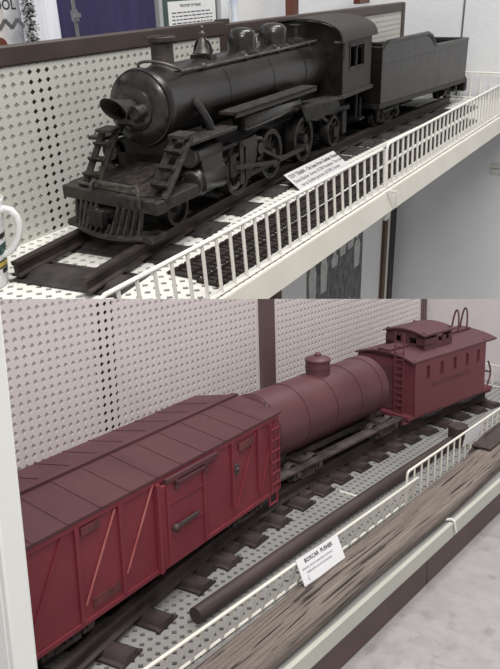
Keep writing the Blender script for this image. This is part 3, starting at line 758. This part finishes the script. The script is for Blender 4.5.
LO.part('coupler', skw(MB().box(-.98,-.90,-.03,.03,.155,.19).box(-1.0,-.965,-.040,.040,.140,.205).cyl((-.985,.0,.135), (-.985,0,.21), .016)), 'iron_matte', bevel=.004)
lv = MB(); lv.tube([(-.88,.19,.262), (-.89,.10,.265), (-.91,.07,.29), (-.91,-.13,.292), (-.91,-.17,.30), (-.925,-.19,.285), (-.93,-.195,.25), (-.925,-.19,.225), (-.915,-.175,.23)], .008, 8)
lv.tube([(-.91,.07,.29), (-.93,.07,.275), (-.93,.07,.255)], .008, 8)
LO.part('uncoupling_lever', skw(lv), 'rim')
for sg in (-1, 1): LO.part('beam_end', skw(MB().box(-.86,-.62,sg*.235-.04,sg*.235+.04,.205,.252)), 'iron_dusty', bevel=.004)
# wheels
def wheels(nm, r, xs_, spokes, m, ww_=.058):
    first = None
    for xx in xs_:
        for sg in (-1, 1):
            loc = (xx, sg*(GU/2+.004), RTU+r); rot = Matrix.Rotation(pi if sg > 0 else 0, 4, 'Z')
            if first is None:
                first = LO.part(nm, disc_wheel(r, ww_, spokes), m); first.matrix_local = Matrix.Translation(Vector(loc)*LO.sc)
                tyre = LO.part('tyre', MB().lathe((0,-ww_/2+.0015,0), (0,1,0), [(-.002,r*.955),(-.003,r*.975),(-.002,r*.99)], 36, caps=False), 'rim', first)
            else:
                o = LO.copy(first, loc, rot=rot); LO.copy(tyre, (0,0,0), o)
wheels('driving_wheel', .122, (-.185, .16, .555), 12, 'iron_matte')
wheels('pilot_wheel', .078, (-.70,), 0, 'iron_matte')
wheels('trailing_wheel', .088, (.985,), 0, 'iron_matte')
LO.part('axles', MB().cyl((-.185,-.17,RTU+.122), (-.185,.17,RTU+.122), .02).cyl((.16,-.17,RTU+.122), (.16,.17,RTU+.122), .02).cyl((.555,-.17,RTU+.122), (.555,.17,RTU+.122), .02).cyl((-.70,-.17,RTU+.078), (-.70,.17,RTU+.078), .015).cyl((.985,-.17,RTU+.088), (.985,.17,RTU+.088), .015), 'iron_matte')
wz = RTU+.122
for sg in (-1, 1):
    y = sg*.212
    sr = MB(); sr.bar((-.20,y,wz-.045), (.575,y,wz-.045), .012, .022)
    for xx in (-.185, .16, .555): sr.cyl((xx,y-sg*.01,wz-.045), (xx,y+sg*.016,wz-.045), .022, n=14)
    LO.part('side_rod', sr, 'iron_dusty')
    mr_ = MB(); mr_.bar((-.26,y+sg*.018,.225), (.16,y+sg*.018,wz-.04), .012, .018)
    LO.part('main_rod', mr_, 'iron_dusty')
    LO.part('eccentric_rod', MB().bar((-.02,y+sg*.012,.27), (.20,y+sg*.02,wz-.03), .010, .014).cyl((.20,y+sg*.005,wz-.03), (.20,y+sg*.03,wz-.03), .014, n=10), 'iron_dusty')
    cg = MB()
    for z in (.275, .235, .195): cg.bar((-.40,y,z), (-.19,y,z), .022, .018)
    cg.bar((-.42,y,.325), (-.16,y+0,.325), .016, .016)
    cg.box(-.30,-.245,y-.02,y+.02,.185,.285)
    LO.part('crosshead_guide', cg, 'iron_matte')
    yk = MB()
    yk.box(-.20,-.165,y-.015,y+.015,.13,.33).box(-.20,-.05,y-.015,y+.015,.30,.33)
    yk.tube([(-.31,y+sg*.004,.26), (-.31,y+sg*.006,.17), (-.285,y+sg*.006,.135), (-.235,y+sg*.006,.13), (-.19,y+sg*.004,.15)], .011, 8)
    yk.prism([(-.14,y,.325), (-.04,y,.335), (-.02,y,.27), (-.06,y,.19), (-.11,y,.14), (-.15,y,.15)], (0, sg*.014, 0)); yk.tube([(-.08,y,.30), (-.03,y,.315), (.03,y,.30), (.05,y,.26), (.03,y,.22), (-.02,y,.205)], .014, 8); yk.cyl((.0,y,.262), (.0,y+sg*.02,.262), .028, n=14)
    LO.part('motion_bracket', yk, 'iron')
    tt = MB(); tt.bar((.66,y-sg*.02,.30), (1.25,y-sg*.02,.265), .014, .028); tt.bar((.80,y-sg*.02,.285), (.98,y-sg*.02,.20), .012, .02); tt.bar((1.16,y-sg*.02,.27), (1.0,y-sg*.02,.19), .012, .02)
    tt.box(1.085,1.145,y-.01,y+.01,.13,.26).box(.95,1.02,y-.012,y+.012,.135,.19)
    LO.part('trailing_frame', tt, 'iron_matte')
    cs = MB(); cs.tube([(1.33,y,.34), (1.33,y,.18), (1.40,y,.18), (1.40,y,.30)], .010, 8); cs.box(1.32,1.41,y-.03,y+.03,.172,.184)
    LO.part('cab_step', cs, 'iron_matte')
# cab
c0, c1, ch, q0, q1 = .985, 1.452, .25, .37, .668
for sg in (-1, 1):
    y0, y1 = sg*ch-.006, sg*ch+.006
    w = MB().box(c0,c1,y0,y1,q0,.51).box(c0,c1,y0,y1,.628,q1+.012).box(c0,1.085,y0,y1,.51,.628).box(1.318,c1,y0,y1,.51,.628)
    sw = LO.part('cab_side', w, 'iron_dusty', smooth=False)
    o_ = sg*.004
    wn = MB().box(1.078,1.325,y0+o_,y1+o_,.503,.512).box(1.078,1.325,y0+o_,y1+o_,.626,.635).box(1.078,1.087,y0+o_,y1+o_,.503,.635).box(1.316,1.325,y0+o_,y1+o_,.503,.635).box(1.195,1.209,y0,y1,.51,.628)
    LO.part('window_frame', wn, 'iron_matte', sw)
    LO.part('grab_rail', MB().tube([(.90,sg*.235,.665), (.985,sg*.27,.655), (.975,sg*.27,.60), (.985,sg*.262,.575)], .006, 8), 'rim')
    LO.part('cab_sill', MB().box(c0-.02,c1+.02,sg*ch-.02,sg*ch+.02,.352,.372), 'iron_dusty', bevel=.003)
fr_ = [(c0,-ch,q0),(c0,ch,q0)] + [(c0, ch*cos(t), q1+.10*sin(t)) for t in [pi*i/16 for i in range(17)]]
LO.part('cab_front', MB().prism(fr_, (.012,0,0)), 'iron')
LO.part('cab_floor', MB().box(c0,c1,-ch,ch,.355,.368).box(c0,1.18,-.18,.18,.36,.6), 'iron_matte')
def cabroof():
    mb = MB(); n = 22; hwid = .263; xa, xb = .935, 1.515
    def yz(i, th):
        t = pi*i/n; return (-(hwid+th)*cos(t), q1-.005+(.115+th)*sin(t)**.8 if 0 < i < n else q1-.005)
    out = [yz(i, .008) for i in range(n+1)]; inn = [yz(i, 0) for i in range(n, -1, -1)]
    return mb.prism([(xa, y, z) for y, z in out+inn], (xb-xa, 0, 0))
LO.part('cab_roof', cabroof(), 'iron_dusty', label='arched dusty cab roof')
LO.part('drawbar', MB().box(1.38,1.53,-.03,.03,.22,.25), 'iron_matte')

# ---- tender
TE = Thing('tender', 'riveted black toy coal tender coupled behind the locomotive on the upper shelf', 'tender', 'U', (5.3, 2.045, 0), -.02)
t0, t1, tw = -.735, 1.055, .25
prof = [(t0,.232),(t1,.178),(t1,.495),(.30,.508),(.24,.525),(.16,.585),(.06,.612),(t0+.05,.612),(t0,.585)]
bd = MB()
for sg in (-1, 1): bd.prism([(x, sg*tw-.009, z) for x, z in prof], (0,.018,0))
bd.box(t0, t0+.018, -tw, tw, .235, .585).box(t1-.018, t1, -tw, tw, .18, .495).prism([(t0,-tw,.232), (t1,-tw,.178), (t1,-tw,.196), (t0,-tw,.25)], (0,2*tw,0))
TE.part('body', bd, 'iron', bevel=.003)
TE.part('bunker_floor', MB().prism([(t0,-tw,.50), (.15,-tw,.42), (t1,-tw,.45), (t1,-tw,.44), (.15,-tw,.41), (t0,-tw,.49)], (0,2*tw,0)).box(.28,.30,-tw,tw,.43,.505), 'iron_matte')
fl = MB()
for sg in (-1, 1):
    fl.tube([(t0+.01,sg*tw,.575), (t0+.03,sg*(tw+.012),.60), (t0+.07,sg*(tw+.014),.612), (.06,sg*(tw+.014),.612), (.16,sg*(tw+.01),.586), (.25,sg*(tw+.004),.522), (.32,sg*tw,.51), (t1,sg*tw,.497)], .013, 8)
fl.tube([(t1,-tw,.497), (t1,tw,.497)], .012, 8); fl.tube([(t0+.02,-tw,.60), (t0+.02,tw,.60)], .012, 8)
TE.part('rolled_edge', fl, 'iron')
for sg in (-1, 1):
    rv = MB()
    for xx in (t0+.03, -.42, -.16, .10, .36, .62, .86, t1-.03):
        for k in range(9):
            zb_ = .25-(xx-t0)*.03; zt2 = .57 if xx < .1 else .48
            rv.ball((xx, sg*(tw+.0075), zb_+(zt2-zb_)*k/8), .004, 6)
    for k in range(50):
        xx = t0+.03+(t1-t0-.06)*k/49; rv.ball((xx, sg*(tw+.0075), .475), .0035, 6)
    TE.part('rivets', rv, 'iron')
TE.part('sill', MB().prism([(t0-.03,-tw-.016,.212), (t1+.02,-tw-.016,.160), (t1+.02,-tw-.016,.186), (t0-.03,-tw-.016,.240)], (0,2*tw+.032,0)), 'iron_matte')
def tender_truck(x):
    r = .058; zc = RTU+r; g = GU
    tb = MB(); tb.box(x-.05, x+.05, -g/2-.03, g/2+.03, zc-.01, zc+.04)
    root = TE.part('truck', tb, 'iron_matte')
    for sg in (-1, 1):
        y = sg*(g/2+.04); s = MB()
        s.bar((x-.19,y,zc+.03), (x+.19,y,zc+.03), .02, .022); s.bar((x-.13,y,zc+.02), (x-.04,y,zc-.045), .016, .018); s.bar((x+.13,y,zc+.02), (x+.04,y,zc-.045), .016, .018)
        s.bar((x-.06,y,zc-.045), (x+.06,y,zc-.045), .024, .016)
        for k in (-.03, 0, .03): s.cyl((x+k,y,zc-.04), (x+k,y,zc+.03), .012, n=10)
        for xx in (x-.13, x+.13): s.box(xx-.028,xx+.028,y-.018,y+.018,zc-.03,zc+.03); s.cyl((xx,y,zc), (xx,y+sg*.03,zc), .018, n=12)
        TE.part('side_frame', s, 'iron_matte', root)
    w = None
    for xx in (x-.13, x+.13):
        for sg in (-1, 1):
            if w is None:
                w = TE.part('wheel', disc_wheel(r, .036), 'iron_matte', root); w.matrix_local = Matrix.Translation(Vector((xx, sg*g/2, zc))*TE.sc)
            else: TE.copy(w, (xx, sg*g/2, zc), root, Matrix.Rotation(pi if sg > 0 else 0, 4, 'Z'))
for xx in (-.50, .76): tender_truck(xx)
TE.part('rear_step', MB().box(t1-.02,t1+.035,-.262,-.20,.185,.205).box(t1+.005,t1+.07,-.262,-.19,.085,.185), 'iron_matte', bevel=.01)
TE.part('coupler', MB().box(t1,t1+.09,-.03,.03,.13,.17).box(t1+.06,t1+.13,-.06,.06,.09,.20), 'iron_matte', bevel=.006)
TE.part('front_step', MB().tube([(t0-.01,-tw,.22), (t0-.01,-tw,.14), (t0+.07,-tw,.14), (t0+.07,-tw,.22)], .01, 8), 'iron_matte')

# ---- upper guards
wire_guard('wire_guard', 'long cream wire guard along the near part of the upper shelf front', 'U', (1.33, 1.318), (3.452, 1.318), .215, -.012, .085, .0066, m='wire', corner=.03)
wire_guard('wire_guard', 'cream wire guard along the far part of the upper shelf front, beside the tender', 'U', (3.475, 1.318), (6.50, 1.325), .228, -.008, .078, .0066, m='wire', corner=.03)
wire_guard('wire_guard', 'short cream wire guard closing the far end of the upper shelf behind the tender', 'U', (6.535, 1.35), (6.56, 2.34), .215, 0, .085, .0062, m='wire', corner=.03)

# ---- model tracks lying behind the guard
def mini_track(label, ycf, x0, x1, w):
    T = Thing('model_railroad_track', label, 'track', 'U', (0,0,0), group='small model tracks behind the upper guard')
    for sg in (-1, 1):
        T.part('rail', MB().sweep([(-.0035,0),(.0035,0),(.0035,.012),(-.0035,.012)], [(x0+(x1-x0)*i/40, ycf(x0+(x1-x0)*i/40)+sg*w*.27, .012, 0, 1) for i in range(41)]), 'minirail')
    tm = MB(); n = int((x1-x0)/.036)
    for i in range(n):
        x = x0+.01+(x1-x0-.02)*i/(n-1); y = ycf(x); tm.box(x-.0125, x+.0125, y-w/2, y+w/2, .001, .012)
    tm.box(x0, x1, 0, 0, 0, 0) if False else None
    for sg in (-.27, .27): tm.sweep([(-.01,0),(.01,0),(.01,.006),(-.01,.006)], [(x0+(x1-x0)*i/40, ycf(x0+(x1-x0)*i/40)+sg*w, .001, 0, 1) for i in range(41)])
    o = T.part('ties', tm, 'mini'); o['kind'] = 'stuff'
    return T
mini_track('small brown model track lying nearest the big ties, behind the upper wire guard', lambda x: 1.545+.085/(1+math.exp(-(x-3.7)*2.2)), 2.0, 6.1, .135)
mini_track('small brown model track lying closest to the upper wire guard', lambda x: 1.412+.045/(1+math.exp(-(x-3.7)*2.2)), 1.98, 5.5, .105)

# ---- upper sign card
card('sign_card', 'grey typed TOY TRAIN card propped between the big track and the upper wire guard', 'U', (3.255, 1.80, .075), (3.88, 1.812, .075), (3.245, 1.70, .004),
     [('TOY TRAIN - On loan from Golden House by', .034, .040, .02, True), ('Daniel Basher, former KCRR President. The train', .030, .075, .02, False), ('ran at Golden Junction, (KCRR) County', .030, .108, .05, False)], 'cardU')

# ---- mug
MG = Thing('mug', 'white ceramic mug with coloured print standing by the track end on the upper shelf', 'mug', 'U', (1.592, 2.178, .0005))
MG.part('cup', MB().lathe((0,0,0), (0,0,1), [(0,.085),(.004,.096),(.02,.101),(.17,.114),(.315,.134),(.322,.133),(.324,.129),(.315,.125),(.03,.090),(.02,.02)], 40), 'ceramic')
dx, dy = .52, -.855
MG.part('handle', MB().tube([(dx*a, dy*a, z) for a, z in ((.125,.285),(.140,.290),(.160,.284),(.176,.264),(.182,.235),(.177,.20),(.164,.17),(.146,.145),(.128,.128),(.106,.118))], .0125, 12), 'ceramic')
def wrap(mb, z0, z1, a0, a1, r=.1048):
    n = 10
    rr = lambda z: (.101 + (z-.02)*.013/.15 if z < .17 else .114 + (z-.17)*.02/.145) + .0012
    vs = [(rr(z)*cos(a0+(a1-a0)*i/n), rr(z)*sin(a0+(a1-a0)*i/n), z) for z in (z0, z1) for i in range(n+1)]
    return mb.add(vs, [(i, i+1, n+2+i, n+1+i) for i in range(n)])
MG.part('print', wrap(MB(), .128, .165, -1.6, -.75), 'pgreen', recalc=False, label='dark green printed block')
MG.part('print', wrap(MB(), .082, .10, -1.6, -.62), 'pyel', recalc=False, label='yellow printed band')
for z0_, z1_, a0_, a1_ in ((.185,.205,-1.5,-.85), (.055,.072,-1.3,-.72), (.10,.106,-1.6,-.6), (.076,.081,-1.6,-.6)): MG.part('print', wrap(MB(), z0_, z1_, a0_, a1_), 'pblk', recalc=False, label='black printed strip')

# ---- background of the upper display
def cloth(x0, x1, y, z0, z1, amp, waves, ph=0, n=60):
    mb = MB(); vs = []
    for i in range(n+1):
        x = x0+(x1-x0)*i/n
        for j in range(9):
            z = z0+(z1-z0)*j/8; k = 1-.4*j/8
            vs.append((x, y+amp*k*(sin(waves*2*pi*i/n+ph+.5*j/8)+.4*sin(waves*1.7*2*pi*i/n+ph*2)), z))
    fs = [(i*9+j, (i+1)*9+j, (i+1)*9+j+1, i*9+j+1) for i in range(n) for j in range(8)]
    o = len(vs); vs2 = [(x, yy+.006, z) for x, yy, z in vs]
    m2 = [tuple(reversed([q+o for q in f])) for f in fs]
    return mb.add(vs+vs2, fs+m2)
BN = Thing('school_banner', 'pale grey banner lettered SCHOOL with zigzag edging hanging at the upper left', 'banner', 'U', (0,0,0))
BN.part('cloth', MB().box(2.55, 2.985, 3.40, 3.408, .2, 1.25), 'banner')
tm = text_mb(MB(), 'SCHOOL', .075, (2.775, 3.397, .885), (1,0,0), (0,0,1), True)
BN.part('lettering', tm, 'ink', recalc=False, smooth=False)
zg = MB()
for k in range(4):
    xa = 2.76+.09*k; zg.bar((xa, 3.398, .79), (xa+.045, 3.398, .835), .004, .022); zg.bar((xa+.045, 3.398, .835), (xa+.09, 3.398, .79), .004, .022)
BN.part('zigzag_edging', zg, 'steel')
BN.part('emblem', MB().lathe((2.93, 3.400, .70), (0,-1,0), [(0,.05),(.005,.045),(.006,.01)], 20), 'mahog', label='dark red rounded emblem')
boa = MB()
for k in range(420):
    z = .45+.7*random.random(); a = random.random()*2*pi
    c = Vector((3.085, 3.31, z)); d = Vector((cos(a), sin(a), random.uniform(-.9,.3))).normalized()
    boa.bar(c, c+d*random.uniform(.03,.05), .011, .004)
fb_ = solo('feather_boa', boa, 'boa', 'U', (0,0,0), 'black and white feathery garland hanging beside the school banner', 'garland')
solo('white_curtain', cloth(3.13, 3.42, 3.42, .1, 1.4, .018, 3), 'whitecloth', 'U', (0,0,0), 'white cloth hanging between the garland and the purple curtain', 'curtain')
solo('purple_curtain', cloth(3.385, 4.385, 3.45, .1, 1.4, .02, 3.3, 1.2), 'purple', 'U', (0,0,0), 'deep purple cloth hanging behind the pegboard', 'curtain')
SR = Thing('stand_rod', 'thin grey metal stand rod in front of the purple curtain', 'stand', 'U', (0,0,0))
SR.part('rod', MB().cyl((3.52,3.34,-.4), (3.455,3.34,1.3), .012, n=10), 'steel')
SR.part('clamp', MB().cyl((3.474,3.34,.80), (3.468,3.34,.86), .024, n=12).box(3.45,3.50,3.315,3.34,.82,.845), 'steel')
PN = Thing('display_board', 'dark green display board with white typed papers behind the bell', 'board', 'U', (0,0,0))
PN.part('board', MB().box(4.43, 5.16, 3.435, 3.455, .2, 1.5), 'green')
PN.part('board_frame', MB().box(4.40, 4.44, 3.42, 3.46, .2, 1.5).box(5.15, 5.19, 3.42, 3.46, .2, 1.5), 'greytrim')
pp = PN.part('paper', MB().box(4.52, 5.13, 3.432, 3.435, .60, .865), 'paper', label='white sheet of typing')
ln = MB()
text_mb(ln, 'THE STORY OF TRAINS', .026, (4.66,3.431,.825), (1,0,0), (0,0,1), True)
for k in range(8): 
    xx = 4.56
    while xx < 5.06:
        w_ = random.uniform(.02,.06); ln.box(xx, min(xx+w_,5.08), 3.4305, 3.4318, .785-.024*k, .792-.024*k); xx += w_+.014
PN.part('typed_lines', ln, 'ink', pp, smooth=False)
pp = PN.part('paper', MB().box(4.66, 5.0, 3.432, 3.435, .925, 1.2), 'paper', label='upper white sheet')
PN.part('printed_bar', MB().box(4.82, 4.98, 3.430, 3.4325, .935, .95), 'ink', pp)
solo('glass_vase', MB().lathe((5.29,3.36,.55), (0,0,1), [(0,.05),(.05,.055),(.12,.03),(.2,.022),(.28,.032),(.36,.03),(.40,.022),(.42,.028)], 20), 'vase', 'U', (0,0,0), 'pale bluish glass vase beside the green display board', 'vase')
solo('wall_shelf_box', MB().box(5.2,5.42,3.28,3.45,.50,.549), 'paper', 'U', (0,0,0), 'small white ledge under the bluish vase', 'ledge')
solo('notice_sheet', MB().box(5.42,5.95,3.49,3.499,.55,1.4), 'paper', 'U', (0,0,0), 'plain white notice sheet on the back wall right of the vase', 'notice')
WS = Thing('wooden_rack', 'red-brown wooden rack standing behind the locomotive cab', 'rack', 'U', (0,0,0))
p1 = Vector((5.965, 3.2, .78)); p2 = Vector((6.42, 2.75, .773))
WS.part('post', MB().box(p1.x-.045, p1.x+.045, 3.16, 3.24, .1, 1.4), 'mahog')
WS.part('rail', MB().box(p2.x-.12, p2.x+.11, 2.72, 2.78, p2.z-.004, p2.z+.06), 'mahog', bevel=.006)
WS.part('cross_bar', MB().bar((p1.x, 3.2, p2.z+.09), (p2.x, 2.75, p2.z+.09), .06, .06), 'mahog')

# ---- framed photograph under the upper shelf
PF = Thing('framed_photograph', 'framed old group photograph with white mat under the upper shelf', 'picture', 'U', (0,0,0))
PF.part('mat', MB().box(4.06, 6.02, 2.30, 2.31, -2.3, -.45), 'paper', label='wide white mat board')
PF.part('frame', MB().box(3.98, 4.06, 2.27, 2.33, -2.35, -.40).box(6.02, 6.09, 2.27, 2.33, -2.35, -.40).box(3.98, 6.09, 2.27, 2.33, -.45, -.38).box(3.98, 6.09, 2.27, 2.33, -2.42, -2.3), 'frameb')
ph = PF.part('print', MB().box(4.50, 5.56, 2.296, 2.30, -1.9, -.72), 'photo', label='grey photographic print of people by a locomotive')
fg = MB()
for (x, z, h_) in ((4.59,-1.30,.40), (4.79,-1.27,.36), (5.44,-1.27,.31), (5.14,-1.07,.22), (4.99,-1.12,.12), (5.30,-1.06,.14)):
    fg.prism([(x-.05,2.2945,z), (x+.05,2.2945,z), (x+.065,2.2945,z+h_*.6), (x+.04,2.2945,z+h_*.78), (x-.04,2.2945,z+h_*.78), (x-.065,2.2945,z+h_*.6)], (0,.0015,0))
    fg.lathe((x,2.296,z+h_*.9), (0,-1,0), [(0,.03),(.0015,.028)], 14)
PF.part('pale_figures', fg, 'photolight', ph)
dg_ = MB()
for x, z0_, z1_ in ((4.68,-1.1,-.74), (4.90,-1.0,-.74), (5.05,-.98,-.74), (5.24,-1.0,-.74), (5.36,-.95,-.74)): dg_.box(x, x+.05, 2.2945, 2.296, z0_, z1_)
PF.part('dark_shapes', dg_, 'photodark', ph)
solo('perforated_strip', MB().box(6.22,6.36,2.35,2.38,-2.3,-.06), 'white', 'U', (0,0,0), 'narrow white perforated strip between photograph and black post', 'strip')
solo('shelf_clip', MB().tube([(0,-.012,-.07), (0,-.016,.0), (.0,-.012,.010), (0,.03,.012)], .006, 8), 'plastic', 'U', (3.41, 1.25, 0), 'clear plastic clip over the joint in the upper shelf lip', 'clip')
solo('cable_button', MB().lathe((0,0,0), (0,-1,0), [(0,.03),(.012,.03),(.02,.02),(.022,.004)], 18), 'plastic', 'U', (3.38, 1.282, -.105), 'small round clear knob under the upper shelf lip', 'knob')
solo('wall_hook', MB().box(-.045,0,-.06,.06,-.035,.0).box(-.02,0,-.07,.07,0,.04), 'white', 'U', (6.62, 1.46, -.60), 'small white bracket on the grey wall below the upper shelf', 'bracket', bevel=.008)

# ================================================================== camera, light
cam = bpy.data.cameras.new('camera'); co = bpy.data.objects.new('camera', cam); COL.objects.link(co)
r0, r1, r2 = RL[0], RL[1], RL[2]
co.matrix_world = Matrix.Translation((0,0,CAMH)) @ Matrix((( r0[0], -r1[0], -r2[0]), (r0[1], -r1[1], -r2[1]), (r0[2], -r1[2], -r2[2]))).to_4x4()
cam.sensor_fit = 'VERTICAL'; cam.sensor_height = 36; cam.lens = F_PX*36/669; cam.clip_start = .01
SC.camera = co

def area(name, loc, target, size, size_y, power, col=(1,1,1)):
    l = bpy.data.lights.new(name, 'AREA'); l.shape = 'RECTANGLE'; l.size = size; l.size_y = size_y; l.energy = power; l.color = col
    o = bpy.data.objects.new(name, l); COL.objects.link(o); o.location = loc
    o.rotation_euler = (Vector(target)-Vector(loc)).to_track_quat('-Z', 'Y').to_euler()
    return o
area('ceiling_and_fill_lamp', (.3, -.2, 2.9), (.9, .9, 0), 1.4, .5, 52, (1, .98, .95))
area('ceiling_and_fill_lamp', (2.2, .6, 3.2), (2.2, 1.2, 0), 2.0, .5, 50, (1, .98, .96))
area('ceiling_and_fill_lamp', (-1.2, -1.3, 2.3), (1.0, .9, .2), 1.4, .5, 52, (1, .98, .96))  # added frontal fill above and behind the camera, brightens front-facing surfaces
w = bpy.data.worlds.new('room_light'); SC.world = w; w.use_nodes = True
w.node_tree.nodes['Background'].inputs[0].default_value = (1, .985, .97, 1)
w.node_tree.nodes['Background'].inputs[1].default_value = .31

SC.view_settings.view_transform = 'Standard'; SC.view_settings.look = 'None'; SC.view_settings.gamma = 1
SC.view_settings.exposure = 0.0
